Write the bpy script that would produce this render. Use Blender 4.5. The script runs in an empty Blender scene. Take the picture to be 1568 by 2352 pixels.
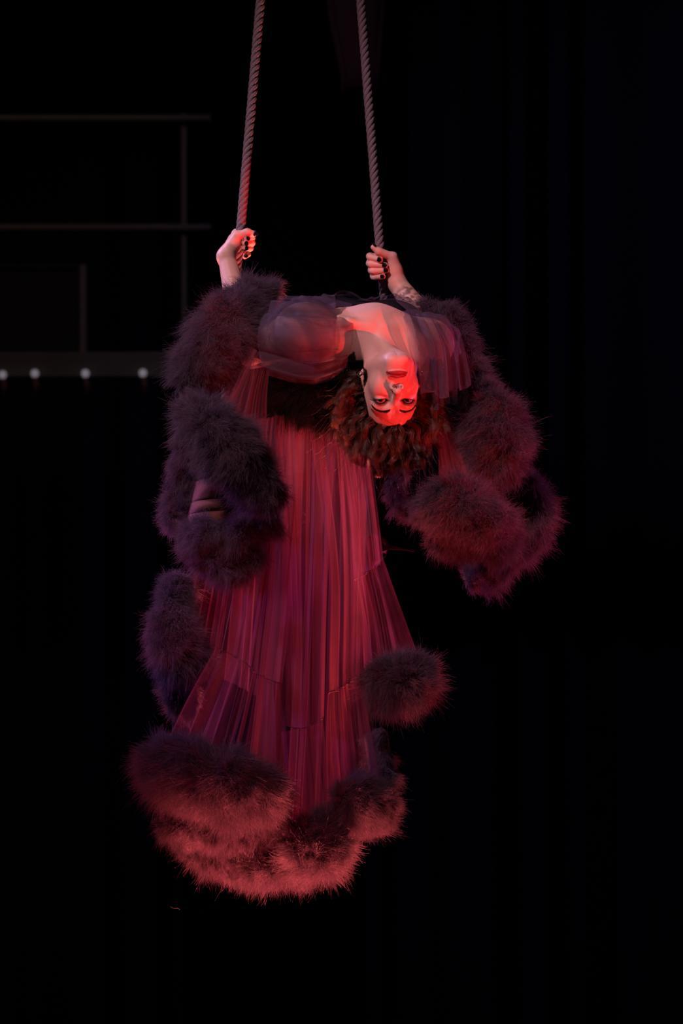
import bpy, math, random
import numpy as np
from mathutils import Vector, Matrix

rng = np.random.default_rng(7)
random.seed(7)
sc = bpy.context.scene
col = sc.collection

# ------------------------------------------------------------------ camera, world, lights, exposure
CAM_D, CAM_Z, SCALE = 8.0, 3.2, 960.0          # metres to the performer, camera height, photo pixels per metre at the performer


def P(px, py, y=0.0):
    """a photo position at depth y (metres beyond the performer's face) as a world point"""
    k = (CAM_D + y) / CAM_D / SCALE
    return np.array([(px - 784.0) * k, y, CAM_Z + (1176.0 - py) * k])


def M(px, y=0.0):
    return px * (CAM_D + y) / CAM_D / SCALE


cam_d = bpy.data.cameras.new('camera')
cam = bpy.data.objects.new('camera', cam_d)
col.objects.link(cam)
cam.location = (0, -CAM_D, CAM_Z)
cam.rotation_euler = (math.pi / 2, 0, 0)
cam_d.sensor_fit = 'VERTICAL'
cam_d.sensor_height = 36.0
cam_d.sensor_width = 24.0
cam_d.lens = 36.0 * CAM_D / (2352.0 / SCALE)
cam_d.clip_end = 100
cam_d.dof.use_dof = True
cam_d.dof.focus_distance = CAM_D + 0.10
cam_d.dof.aperture_fstop = 3.6
sc.camera = cam

w = bpy.data.worlds.new('dark_theatre')
sc.world = w
w.use_nodes = True
bgn = w.node_tree.nodes.get('Background') or w.node_tree.nodes.new('ShaderNodeBackground')
bgn.inputs[0].default_value = (0.30, 0.25, 0.45, 1)
bgn.inputs[1].default_value = 0.0006
wo = w.node_tree.nodes.get('World Output') or w.node_tree.nodes.new('ShaderNodeOutputWorld')
w.node_tree.links.new(bgn.outputs[0], wo.inputs[0])


def spot(name, loc, target, energy, color, angle, radius, blend=0.4):
    d = bpy.data.lights.new(name, 'SPOT')
    d.energy = energy
    d.color = color
    d.spot_size = math.radians(angle)
    d.spot_blend = blend
    d.shadow_soft_size = radius
    o = bpy.data.objects.new(name, d)
    col.objects.link(o)
    o.location = loc
    o.rotation_euler = (Vector(target) - Vector(loc)).to_track_quat('-Z', 'Y').to_euler()
    return o


FACE = tuple(P(895, 905, 0))
MID = tuple(P(720, 1250, 0.1))
LOW = tuple(P(650, 1850, 0.1))
# red follow spot from low on the right: face, hands and shoulders
spot('stage_lamp_red', (4.4, -4.6, 0.6), tuple(P(795, 850, 0.10)), 2900, (1.0, 0.040, 0.035), 4.9, 0.05, 0.12)
# crimson lamps low on the stage: one behind the robe shining through it, a weak one in front
spot('stage_lamp_crimson', (0.9, 4.6, 0.45), tuple(P(750, 1640, 0.1)), 1050, (1.0, 0.035, 0.17), 15, 0.10, 0.9)
spot('stage_lamp_crimson', (-0.3, -2.6, 0.12), tuple(P(560, 1580, 0.1)), 430, (1.0, 0.07, 0.12), 14.5, 0.10, 0.8)
# pinkish wash from high in front on the left
spot('stage_lamp_wash', (-2.6, -4.0, CAM_Z + 4.6), tuple(P(740, 740, 0.1)), 1250, (1.0, 0.57, 0.62), 20, 0.15, 1.0)
# lavender lamp high behind on the left
spot('stage_lamp_lavender', (-3.2, 1.3, CAM_Z + 2.6), tuple(P(500, 1020, 0.1)), 620, (0.72, 0.50, 1.0), 22, 0.12, 0.8)
# warm red footlight from below
spot('stage_lamp_low', (-0.06, 0.36, 0.05), tuple(P(650, 1970, 0.1)), 6000, (1.0, 0.16, 0.13), 15, 0.05, 0.5)
spot('stage_lamp_low', (0.95, 0.75, 0.05), tuple(P(1110, 1270, 0.1)), 1500, (1.0, 0.09, 0.10), 13, 0.05, 0.5)
# violet lamp from the wings on the left, magenta one from the right
spot('stage_lamp_violet', (-3.6, 0.7, CAM_Z + 0.35), tuple(P(390, 1380, 0.1)), 480, (0.50, 0.15, 1.0), 14, 0.12, 0.5)
spot('stage_lamp_magenta', (3.8, 1.1, CAM_Z + 0.8), tuple(P(1080, 1080, 0.1)), 750, (1.0, 0.20, 0.55), 14, 0.12)
# added fill lights to lift the gallery, the curtains and the hanging bag
spot('gallery_fill', (-1.0, -2.0, CAM_Z + 4.0), tuple(P(200, 620, 5.0)), 60, (1.0, 0.72, 0.68), 24, 0.2, 0.8)
spot('curtain_fill', (3.6, 1.5, 7.2), (1.2, 6.2, 3.2), 110, (0.35, 0.45, 1.0), 50, 0.3, 0.9)
spot('bag_fill', (-0.6, 1.0, 2.4), tuple(P(820, 110, 4.0)), 11, (1.0, 0.25, 0.65), 12, 0.1, 0.8)

sc.view_settings.view_transform = 'Standard'
sc.view_settings.look = 'None'
sc.view_settings.gamma = 1.0
sc.view_settings.use_curve_mapping = False
sc.view_settings.exposure = 0.0
sc.cycles.transparent_max_bounces = 40
sc.cycles.max_bounces = 6


# ------------------------------------------------------------------ helpers
def mat(name, color, rough=0.6, spec=0.3, metallic=0.0, sheen=0.0, emis=None, estr=0.0, noise=None, bump=0.0, bscale=60.0):
    m = bpy.data.materials.new(name)
    m.use_nodes = True
    nt = m.node_tree
    b = nt.nodes['Principled BSDF']
    b.inputs['Base Color'].default_value = (*color, 1)
    b.inputs['Roughness'].default_value = rough
    b.inputs['Specular IOR Level'].default_value = spec
    b.inputs['Metallic'].default_value = metallic
    b.inputs['Sheen Weight'].default_value = sheen
    if emis:
        b.inputs['Emission Color'].default_value = (*emis, 1)
        b.inputs['Emission Strength'].default_value = estr
    if noise or bump:
        tc = nt.nodes.new('ShaderNodeTexCoord')
        nz = nt.nodes.new('ShaderNodeTexNoise')
        nz.inputs['Scale'].default_value = bscale
        nz.inputs['Detail'].default_value = 4
        nt.links.new(tc.outputs['Object'], nz.inputs['Vector'])
        if noise:
            mx = nt.nodes.new('ShaderNodeMix')
            mx.data_type = 'RGBA'
            mx.inputs[6].default_value = (*color, 1)
            mx.inputs[7].default_value = (*noise, 1)
            nt.links.new(nz.outputs['Fac'], mx.inputs[0])
            nt.links.new(mx.outputs[2], b.inputs['Base Color'])
        if bump:
            bp = nt.nodes.new('ShaderNodeBump')
            bp.inputs['Strength'].default_value = bump
            bp.inputs['Distance'].default_value = 0.004
            nt.links.new(nz.outputs['Fac'], bp.inputs['Height'])
            nt.links.new(bp.outputs['Normal'], b.inputs['Normal'])
    return m


def tulle_mat(name, color, alpha, transl=0.5, vary=0.0):
    """sheer net: part of the light passes straight through the holes, the threads scatter the rest"""
    m = bpy.data.materials.new(name)
    m.use_nodes = True
    nt = m.node_tree
    for n in list(nt.nodes):
        nt.nodes.remove(n)
    out = nt.nodes.new('ShaderNodeOutputMaterial')
    df = nt.nodes.new('ShaderNodeBsdfDiffuse')
    tl = nt.nodes.new('ShaderNodeBsdfTranslucent')
    tr = nt.nodes.new('ShaderNodeBsdfTransparent')
    df.inputs[0].default_value = (*color, 1)
    tl.inputs[0].default_value = (*color, 1)
    a = nt.nodes.new('ShaderNodeMixShader')
    a.inputs[0].default_value = transl
    nt.links.new(df.outputs[0], a.inputs[1])
    nt.links.new(tl.outputs[0], a.inputs[2])
    b = nt.nodes.new('ShaderNodeMixShader')
    b.inputs[0].default_value = alpha
    # the gathers: thread density varies across the width of the cloth (UV x)
    if vary:
        uv = nt.nodes.new('ShaderNodeUVMap')
        mp = nt.nodes.new('ShaderNodeMapping')
        mp.inputs['Scale'].default_value = (8, 0.45, 1)
        nz = nt.nodes.new('ShaderNodeTexNoise')
        nz.inputs['Scale'].default_value = 1.0
        nz.inputs['Detail'].default_value = 6
        nz.inputs['Roughness'].default_value = 0.62
        mr = nt.nodes.new('ShaderNodeMapRange')
        mr.inputs['From Min'].default_value = 0.32
        mr.inputs['From Max'].default_value = 0.72
        mr.inputs['To Min'].default_value = max(alpha - vary, 0.02)
        mr.inputs['To Max'].default_value = min(alpha + vary, 0.97)
        nt.links.new(uv.outputs[0], mp.inputs[0])
        nt.links.new(mp.outputs[0], nz.inputs['Vector'])
        nt.links.new(nz.outputs['Fac'], mr.inputs['Value'])
        nt.links.new(mr.outputs[0], b.inputs[0])
    nt.links.new(tr.outputs[0], b.inputs[1])
    nt.links.new(a.outputs[0], b.inputs[2])
    nt.links.new(b.outputs[0], out.inputs[0])
    return m


def hair_mat(name, c1, c2, rough=0.5, spec=0.2, sheen=0.0, transl=0.0):
    m = bpy.data.materials.new(name)
    m.use_nodes = True
    nt = m.node_tree
    b = nt.nodes['Principled BSDF']
    b.inputs['Roughness'].default_value = rough
    b.inputs['Specular IOR Level'].default_value = spec
    hi = nt.nodes.new('ShaderNodeHairInfo')
    mx = nt.nodes.new('ShaderNodeMix')
    mx.data_type = 'RGBA'
    mx.inputs[6].default_value = (*c1, 1)
    mx.inputs[7].default_value = (*c2, 1)
    nt.links.new(hi.outputs['Random'], mx.inputs[0])
    nt.links.new(mx.outputs[2], b.inputs['Base Color'])
    if transl:
        tl = nt.nodes.new('ShaderNodeBsdfTranslucent')
        nt.links.new(mx.outputs[2], tl.inputs[0])
        ms = nt.nodes.new('ShaderNodeMixShader')
        ms.inputs[0].default_value = transl
        nt.links.new(b.outputs[0], ms.inputs[1])
        nt.links.new(tl.outputs[0], ms.inputs[2])
        nt.links.new(ms.outputs[0], nt.nodes['Material Output'].inputs[0])
    return m


def mesh_obj(name, V, F, m, parent=None, smooth=True, uv=None):
    me = bpy.data.meshes.new(name)
    V = np.asarray(V, dtype=np.float32)
    if isinstance(F, np.ndarray):
        n = len(F)
        k = F.shape[1]
        me.vertices.add(len(V))
        me.vertices.foreach_set('co', V.ravel())
        me.loops.add(n * k)
        me.loops.foreach_set('vertex_index', F.astype(np.int32).ravel())
        me.polygons.add(n)
        me.polygons.foreach_set('loop_start', np.arange(0, n * k, k, dtype=np.int32))
        me.update(calc_edges=True)
        me.validate()
    else:
        me.from_pydata(V.tolist(), [], F)
    if smooth:
        me.polygons.foreach_set('use_smooth', np.ones(len(me.polygons), dtype=bool))
    if uv is not None:
        ul = me.uv_layers.new(name='UVMap')
        li = np.empty(len(me.loops), dtype=np.int32)
        me.loops.foreach_get('vertex_index', li)
        ul.data.foreach_set('uv', np.asarray(uv, dtype=np.float32)[li].ravel())
    me.materials.append(m)
    me.update()
    o = bpy.data.objects.new(name, me)
    col.objects.link(o)
    if parent:
        o.parent = parent
    return o


def tag(o, label=None, cat=None, group=None, kind=None):
    if label: o['label'] = label
    if cat: o['category'] = cat
    if group: o['group'] = group
    if kind: o['kind'] = kind
    return o


def empty(name, loc):
    o = bpy.data.objects.new(name, None)
    o.location = loc
    col.objects.link(o)
    return o


def box_vf(c, s):
    c = np.array(c, float); s = np.array(s, float) / 2
    V = [c + s * np.array([i, j, k]) for i in (-1, 1) for j in (-1, 1) for k in (-1, 1)]
    F = [(0, 1, 3, 2), (4, 6, 7, 5), (0, 4, 5, 1), (2, 3, 7, 6), (0, 2, 6, 4), (1, 5, 7, 3)]
    return np.array(V), F


def bevel(o, w_=0.004, seg=2):
    b = o.modifiers.new('bevel', 'BEVEL')
    b.width = w_
    b.segments = seg
    b.limit_method = 'ANGLE'
    return o


def catmull(pts, n):
    """n points along a Catmull-Rom spline through pts (any dimension), evenly in parameter"""
    p = np.asarray(pts, float)
    if len(p) == 2:
        t = np.linspace(0, 1, n)[:, None]
        return p[0] * (1 - t) + p[1] * t
    q = np.vstack([2 * p[0] - p[1], p, 2 * p[-1] - p[-2]])
    seglen = np.linalg.norm(np.diff(p[:, :3] if p.shape[1] >= 3 else p, axis=0), axis=1)
    cum = np.concatenate([[0], np.cumsum(seglen)])
    s = np.linspace(0, cum[-1], n)
    i = np.clip(np.searchsorted(cum, s, side='right') - 1, 0, len(p) - 2)
    t = ((s - cum[i]) / np.maximum(seglen[i], 1e-9))[:, None]
    a, b, c, d = q[i], q[i + 1], q[i + 2], q[i + 3]
    return 0.5 * (2 * b + (c - a) * t + (2 * a - 5 * b + 4 * c - d) * t ** 2 + (3 * b - a - 3 * c + d) * t ** 3)


def frames(path):
    """parallel transport frames along a polyline: tangent, normal, binormal"""
    T = np.gradient(path, axis=0)
    T /= np.linalg.norm(T, axis=1)[:, None]
    N = np.zeros_like(T)
    a = np.array([0.0, -1.0, 0.0]) if abs(T[0][1]) < 0.9 else np.array([1.0, 0, 0])
    n = a - T[0] * a.dot(T[0])
    N[0] = n / np.linalg.norm(n)
    for i in range(1, len(T)):
        n = N[i - 1] - T[i] * N[i - 1].dot(T[i])
        N[i] = n / np.linalg.norm(n)
    return T, N, np.cross(T, N)


def tube_vf(path, rad, ns=12, caps=True):
    path = np.asarray(path, float)
    rad = np.broadcast_to(rad, (len(path),))
    T, N, B = frames(path)
    th = np.linspace(0, 2 * np.pi, ns, endpoint=False)
    ring = np.cos(th)[None, :, None] * N[:, None] + np.sin(th)[None, :, None] * B[:, None]
    V = (path[:, None] + ring * rad[:, None, None]).reshape(-1, 3)
    F = []
    n = len(path)
    for i in range(n - 1):
        for j in range(ns):
            k = (j + 1) % ns
            F.append((i * ns + j, i * ns + k, (i + 1) * ns + k, (i + 1) * ns + j))
    if caps:
        F.append(tuple(range(ns - 1, -1, -1)))
        F.append(tuple((n - 1) * ns + j for j in range(ns)))
    return V, F


def lathe_vf(profile, ns=20, origin=(0, 0, 0)):
    """profile: (radius, z) pairs about a vertical axis"""
    V, F = [], []
    th = np.linspace(0, 2 * np.pi, ns, endpoint=False)
    for r, z in profile:
        for t in th:
            V.append((origin[0] + r * math.cos(t), origin[1] + r * math.sin(t), origin[2] + z))
    for i in range(len(profile) - 1):
        for j in range(ns):
            k = (j + 1) % ns
            F.append((i * ns + j, i * ns + k, (i + 1) * ns + k, (i + 1) * ns + j))
    return np.array(V), F


def strands_obj(name, pts, radius_root, radius_tip, m, parent):
    """pts (n, k, 3): hair strands as one curves object"""
    n, k, _ = pts.shape
    hc = bpy.data.hair_curves.new(name)
    hc.add_curves([k] * n)
    hc.attributes['position'].data.foreach_set('vector', pts.astype(np.float32).ravel())
    ra = hc.attributes.get('radius') or hc.attributes.new('radius', 'FLOAT', 'POINT')
    t = np.linspace(0, 1, k)
    r = np.broadcast_to(radius_root * (1 - t) + radius_tip * t, (n, k)).astype(np.float32)
    ra.data.foreach_set('value', np.ascontiguousarray(r).ravel())
    hc.materials.append(m)
    o = bpy.data.objects.new(name, hc)
    col.objects.link(o)
    o.parent = parent
    return o


# ------------------------------------------------------------------ materials
MAT = {
    'floor': mat('stage_floor_black', (0.012, 0.012, 0.013), 0.6, 0.2, noise=(0.02, 0.02, 0.02), bscale=8),
    'wall': mat('black_wall', (0.008, 0.008, 0.009), 0.9, 0.1, noise=(0.012, 0.012, 0.013), bscale=3),
    'curtain': mat('black_serge', (0.018, 0.018, 0.024), 0.95, 0.05, bump=0.2, bscale=400),
    'pipe': mat('grey_steel_pipe', (0.20, 0.16, 0.16), 0.5, 0.4, noise=(0.28, 0.22, 0.22), bscale=30),
    'beam': mat('painted_beam', (0.17, 0.15, 0.14), 0.7, 0.3, noise=(0.23, 0.20, 0.19), bscale=9),
    'panel': mat('black_panel', (0.03, 0.025, 0.025), 0.8, 0.2, noise=(0.05, 0.04, 0.04), bscale=12),
    'bulb': mat('frosted_bulb', (0.8, 0.8, 0.85), 0.4, 0.4, emis=(0.80, 0.72, 0.85), estr=0.17),
    'socket': mat('red_brown_socket', (0.30, 0.10, 0.08), 0.5, 0.4, noise=(0.22, 0.07, 0.06), bscale=50),
    'bag': mat('dark_canvas', (0.12, 0.08, 0.11), 0.95, 0.1, bump=0.4, bscale=120),
    'rope': mat('grey_cotton_rope', (0.165, 0.125, 0.15), 0.85, 0.15, noise=(0.24, 0.19, 0.22), bump=0.6, bscale=300),
    'steel': mat('trapeze_bar_tape', (0.02, 0.018, 0.02), 0.7, 0.2, noise=(0.035, 0.03, 0.035), bscale=80),
    'nail': mat('black_nail_polish', (0.006, 0.006, 0.008), 0.12, 0.6),
    'eye_white': mat('eye_white', (0.32, 0.28, 0.28), 0.15, 0.5),
    'iris': mat('dark_iris', (0.004, 0.003, 0.003), 0.08, 0.5, noise=(0.009, 0.006, 0.005), bscale=900),
    'pupil': mat('pupil', (0.002, 0.002, 0.002), 0.05, 0.8),
    'ring': mat('polished_silver', (0.85, 0.80, 0.78), 0.12, 0.6, metallic=1.0),
    'bodice': mat('black_velvet', (0.006, 0.006, 0.009), 0.9, 0.1, bump=0.3, bscale=300),
    'satin': mat('satin_edge', (0.010, 0.010, 0.016), 0.25, 0.6),
    'stocking': mat('black_stocking', (0.012, 0.010, 0.012), 0.6, 0.2, noise=(0.02, 0.016, 0.018), bscale=200),
    'shoe': mat('patent_shoe', (0.10, 0.012, 0.012), 0.5, 0.15, noise=(0.14, 0.02, 0.018), bscale=40),
    'lining': mat('brown_lining', (0.06, 0.024, 0.02), 0.85, 0.15, noise=(0.14, 0.05, 0.04), bump=0.5, bscale=45),
    'fur_core': mat('boa_cord', (0.02, 0.013, 0.018), 0.95, 0.05, noise=(0.03, 0.02, 0.026), bscale=90),
    'fur': hair_mat('marabou', (0.045, 0.029, 0.042), (0.16, 0.102, 0.145), 0.7, 0.10, transl=0.16),
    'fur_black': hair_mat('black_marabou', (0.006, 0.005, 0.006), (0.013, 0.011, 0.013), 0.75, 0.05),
    'hair': hair_mat('auburn_hair', (0.030, 0.011, 0.007), (0.085, 0.030, 0.017), 0.32, 0.55),
    'lash': hair_mat('lash', (0.004, 0.003, 0.003), (0.008, 0.006, 0.006), 0.5, 0.2),
    'tulle': tulle_mat('mauve_tulle', (0.27, 0.085, 0.125), 0.27, 0.50, 0.26),
    'tulle_dense': tulle_mat('gathered_tulle', (0.13, 0.07, 0.10), 0.55, 0.35, 0.30),
    'tulle_fine': tulle_mat('sheer_shoulder_tulle', (0.095, 0.07, 0.105), 0.52, 0.30, 0.34),
    'seam': mat('gathered_seam', (0.07, 0.025, 0.035), 0.8, 0.1),
}

# ------------------------------------------------------------------ the setting
V, F = box_vf((0, 3, -0.05), (16, 20, 0.1))
tag(mesh_obj('floor', V, F, MAT['floor'], smooth=False), kind='structure')
V, F = box_vf((0, 9.6, 4.0), (16, 0.2, 8.0))
tag(mesh_obj('wall_back', V, F, MAT['wall'], smooth=False), kind='structure')
V, F = box_vf((0, 3, 8.05), (16, 20, 0.1))
tag(mesh_obj('ceiling', V, F, MAT['wall'], smooth=False), kind='structure')
for nm, x in (('wall_left', -8.05), ('wall_right', 8.05)):
    V, F = box_vf((x, 3, 4.0), (0.1, 20, 8.0))
    tag(mesh_obj(nm, V, F, MAT['wall'], smooth=False), kind='structure')


def curtain(name, x0, x1, y, z0, z1, folds, amp, seed, label):
    r = np.random.default_rng(seed)
    nu, nv = 260, 12
    u = np.linspace(0, 1, nu)
    wu = u + 0.012 * np.sin(2 * np.pi * 5 * u + r.random() * 6) + 0.006 * np.sin(2 * np.pi * 13 * u + r.random() * 6)
    ph = 2 * np.pi * folds * wu
    am = amp * (0.55 + 0.45 * np.sin(2 * np.pi * 3.3 * u + r.random() * 6))
    V = []
    for j in range(nv):
        t = j / (nv - 1)
        dy = am * np.sin(ph + 0.25 * np.sin(3 * t + ph * 0.1))
        dx = am * 0.35 * np.sin(2 * ph)
        V.append(np.stack([x0 + (x1 - x0) * u + dx, y + dy, np.full(nu, z1 + (z0 - z1) * t)], 1))
    V = np.concatenate(V)
    j, i = np.meshgrid(np.arange(nv - 1), np.arange(nu - 1), indexing='ij')
    a = (j * nu + i).ravel()
    Fq = np.stack([a, a + 1, a + nu + 1, a + nu], 1)
    o = mesh_obj(name, V, Fq, MAT['curtain'])
    s = o.modifiers.new('thick', 'SOLIDIFY')
    s.thickness = 0.006
    tag(o, label, 'curtain', 'black stage curtains')
    return o


zsplit = P(0, 1285, 6.0)[2]
curtain('stage_curtain', 0.28, 3.6, 6.0, zsplit - 0.05, 7.9, 16, 0.075, 3,
        'black pleated stage curtain hanging in the upper right behind the performer')
curtain('stage_curtain', 0.10, 3.6, 6.35, 0.004, zsplit + 0.35, 15, 0.085, 5,
        'lower black pleated curtain below the hem of the upper right one')
curtain('stage_curtain', -4.4, 0.05, 7.4, 0.004, 7.9, 22, 0.07, 9,
        'black curtain behind the gallery railing on the left')

# gallery with its railing, far behind on the left
GY = 5.0
b0, b1 = P(0, 806, GY), P(0, 866, GY)
xr = P(560, 0, GY)[0]
zc, hh = (b0[2] + b1[2]) / 2, b0[2] - b1[2]
gx0 = -7.95
gallery = empty('gallery', ((gx0 + xr) / 2, GY + 0.02, b1[2]))
gl = xr - gx0
V, F = box_vf((0, 0.30, hh * 0.70), (gl, 0.60, hh * 0.55))
bevel(mesh_obj('deck', V, F, MAT['beam'], gallery, smooth=False))
V, F = box_vf((0, -0.02, hh * 0.24), (gl, 0.05, hh * 0.48))
bevel(mesh_obj('fascia', V, F, MAT['beam'], gallery, smooth=False))
tag(gallery, 'dim grey gallery ledge with a row of small bulbs along its lower edge', 'gallery')

railing = empty('railing', (P(420, 806, GY)[0], GY + 0.02, b0[2]))
base = np.array(railing.location)
for py in (271, 522):
    p0, p1 = P(-420, py, GY) , P(484, py, GY)
    V, F = tube_vf(np.linspace(p0 - base, p1 - base, 8), 0.0135, 14)
    mesh_obj('rail', V, F, MAT['pipe'], railing)
for px in (421, -230):
    p0, p1 = P(px, 806, GY), P(px, 258, GY)
    p0[1] = p1[1] = GY + 0.045
    V, F = tube_vf(np.linspace(p0 - base, p1 - base, 6), 0.0125, 14)
    mesh_obj('post', V, F, MAT['pipe'], railing)
    V, F = lathe_vf([(0.0, 0.02), (0.02, 0.02), (0.028, 0.006), (0.03, 0.0)], 16, p0 - base)
    mesh_obj('base_flange', V, F, MAT['pipe'], railing)
tag(railing, 'two-bar grey pipe railing on the gallery in the upper left', 'railing')

c0, c1 = P(-140, 606, GY + 0.1), P(196, 806, GY + 0.1)
pb = empty('equipment_case', ((c0[0] + c1[0]) / 2, GY + 0.3, b0[2]))
cw, ch = c1[0] - c0[0], c0[2] - b0[2]
V, F = box_vf((0, 0, ch / 2), (cw - 0.05, 0.30, ch))
bevel(mesh_obj('body', V, F, MAT['panel'], pb, smooth=False), 0.008)
for sx in (-1, 1):
    V, F = box_vf((sx * (cw / 2 - 0.012), -0.155, ch / 2), (0.026, 0.03, ch))
    bevel(mesh_obj('edge_strip', V, F, MAT['pipe'], pb, smooth=False), 0.003)
V, F = box_vf((0, -0.155, ch - 0.008), (cw, 0.028, 0.018))
bevel(mesh_obj('edge_strip', V, F, MAT['panel'], pb, smooth=False), 0.003)
tag(pb, 'dark box with faint metal edging standing on the gallery behind the railing', 'case')

bl = ['small frosted bulb under the gallery edge, at the far left of the picture',
      'small frosted bulb under the gallery edge, second from the left',
      'small frosted bulb under the gallery edge, third from the left',
      'small frosted bulb under the gallery edge, nearest the fur sleeve']
for i, (px, py, sp) in enumerate(((6, 861, 4), (80, 858, 4), (196, 858, 6), (328, 857, 4))):
    c = P(px, py, GY - 0.07)
    root = empty('bulb_lamp', c)
    V, F = lathe_vf([(0.0001, 0.016), (0.008, 0.0145), (0.0135, 0.009), (0.0155, 0.001), (0.013, -0.007), (0.009, -0.014), (0.0075, -0.02)], 18)
    mesh_obj('globe', V, F, MAT['bulb'], root)
    V, F = lathe_vf([(0.009, -0.014), (0.0115, -0.018), (0.0115, -0.04), (0.013, -0.042), (0.013, -0.05), (0.008, -0.056), (0.006, -0.075), (0.0001, -0.077)], 16)
    V[:, 0] += 0.006 * (V[:, 2] < -0.03)
    mesh_obj('socket', V, F, MAT['socket'], root)
    V, F = tube_vf([(0, 0.0, -0.045), (0, 0.028, -0.045), (0, 0.045, -0.02), (0, 0.05, 0.01)], 0.004, 8)
    mesh_obj('bracket', V, F, MAT['socket'], root)
    tag(root, bl[i], 'lamp', 'bulbs along the gallery edge')

# canvas bag hanging high up between the ropes
by = 4.0
bag = empty('chain_bag', P(825, 198, by))
bb = np.array(bag.location)
rows = []
for (xl, xr_, py, dp) in ((786, 868, 198, .10), (779, 872, 150, .13), (764, 878, 95, .16), (752, 884, 40, .18), (745, 886, -30, .19), (742, 888, -130, .2)):
    ring = []
    for t in np.linspace(0, 2 * np.pi, 40, endpoint=False):
        cx, sx = math.cos(t), math.sin(t)
        e = 0.62
        x = np.sign(cx) * abs(cx) ** e
        s = np.sign(sx) * abs(sx) ** e
        p = P((xl + xr_) / 2 + x * (xr_ - xl) / 2, py, by) - bb
        p[1] += s * dp + 0.012 * math.sin(5 * t + py * 0.05)
        p[2] += 0.008 * math.sin(3 * t + py)
        ring.append(p)
    rows.append(ring)
V = np.array(rows).reshape(-1, 3)
F = []
for i in range(len(rows) - 1):
    for j in range(40):
        k = (j + 1) % 40
        F.append((i * 40 + j, i * 40 + k, (i + 1) * 40 + k, (i + 1) * 40 + j))
F.append(tuple(range(39, -1, -1)))
mesh_obj('bag_body', V, F, MAT['bag'], bag)
for j in (4, 16, 24, 36):
    strip = np.array([rows[i][j] for i in range(len(rows))])
    top = strip[-1].copy(); top[2] += 1.2; top[0] *= 0.2; top[1] *= 0.2
    V, F = tube_vf(np.vstack([strip * [1.01, 1.02, 1], top]), 0.010, 8)
    mesh_obj('strap', V, F, MAT['bag'], bag)
tag(bag, 'dark tapered canvas bag hanging high up behind the right rope', 'bag')

# ------------------------------------------------------------------ trapeze
RY = 0.36
LT, RT = P(598, 0, RY), P(828, 0, RY)
LH, RH = P(551, 545, RY), P(874, 590, RY)
LB, RB = P(512, 966, 0.50), P(908, 966, 0.50)


def extend(a, b, z):
    t = (z - a[2]) / (b[2] - a[2])
    return a + (b - a) * t


LTop, RTop = extend(LH, LT, 5.7), extend(RH, RT, 5.7)
trap = empty('trapeze', (LB + RB) / 2)
t0 = (LB + RB) / 2


def rope(points):
    pts = np.array(points)
    path = catmull(pts, 420)
    L = np.concatenate([[0], np.cumsum(np.linalg.norm(np.diff(path, axis=0), axis=1))])
    T, N, B = frames(path)
    lay, rr, sr = 0.066, 0.0062, 0.0060
    rp = empty('rope', (0, 0, 0))
    rp.parent = trap
    for s in range(4):
        ph = 2 * np.pi * L / lay + s * np.pi / 2
        q = path + rr * (np.cos(ph)[:, None] * N + np.sin(ph)[:, None] * B)
        V, F = tube_vf(q - t0, sr, 8)
        mesh_obj('strand', V, F, MAT['rope'], rp)
    return rp


def subdiv_line(a, b, n):
    return [a + (b - a) * t for t in np.linspace(0, 1, n)]


ROPE_L = subdiv_line(LTop, LH, 30)[:-1] + subdiv_line(LH, LB, 12)
ROPE_R = subdiv_line(RTop, RH, 30)[:-1] + subdiv_line(RH, RB, 12)
rope(ROPE_L)
rope(ROPE_R)
ax = (RB - LB) / np.linalg.norm(RB - LB)
V, F = tube_vf(np.linspace(LB - ax * 0.04, RB + ax * 0.04, 12) - t0, 0.0145, 16)
mesh_obj('bar', V, F, MAT['steel'], trap)
for p in (LB, RB):
    V, F = tube_vf([p - t0 + ax * d for d in (-0.022, -0.012, 0.0, 0.012, 0.022)], [0.016, 0.021, 0.0225, 0.021, 0.016], 16)
    mesh_obj('rope_whipping', V, F, MAT['rope'], trap)
V, F = box_vf(np.array([(LTop[0] + RTop[0]) / 2, RY, 5.72]) - t0, (0.55, 0.06, 0.06))
bevel(mesh_obj('spreader_bar', V, F, MAT['steel'], trap, smooth=False))
V, F = tube_vf([np.array([(LTop[0] + RTop[0]) / 2, RY, z]) - t0 for z in (5.74, 6.8, 8.0)], 0.008, 8)
mesh_obj('hoist_cable', V, F, MAT['steel'], trap)
tag(trap, 'trapeze on two twisted grey ropes that the performer hangs from', 'trapeze')

# ------------------------------------------------------------------ the performer: one continuous skin from a distance field
def nrm(v):
    v = np.asarray(v, float)
    return v / np.linalg.norm(v)


YAW, PITCH = math.radians(8), math.radians(25)      # face turned a little to the right, chin towards the camera
H_L = np.array([-math.cos(YAW), -math.sin(YAW), 0.0])
H_B = np.array([-math.sin(YAW), math.cos(YAW), 0.0])
H_UP = nrm(np.array([0, 0, -1.0]) * math.cos(PITCH) + H_B * math.sin(PITCH))
H_F = np.cross(H_L, H_UP)
HR = np.stack([H_L, H_F, H_UP], 1)              # head local (her left, forward, up) -> world
EYE_MID = P(906, 920.5, -0.01)
H_O = EYE_MID - HR @ np.array([0, 0.079, 0.0])


def H(x, y, z):
    return H_O + HR @ np.array([x, y, z])


def smin(a, b, k):
    h = np.clip(0.5 + 0.5 * (b - a) / k, 0, 1)
    return b * (1 - h) + a * h - k * h * (1 - h)


def smax(a, b, k):
    return -smin(-a, -b, k)


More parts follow.
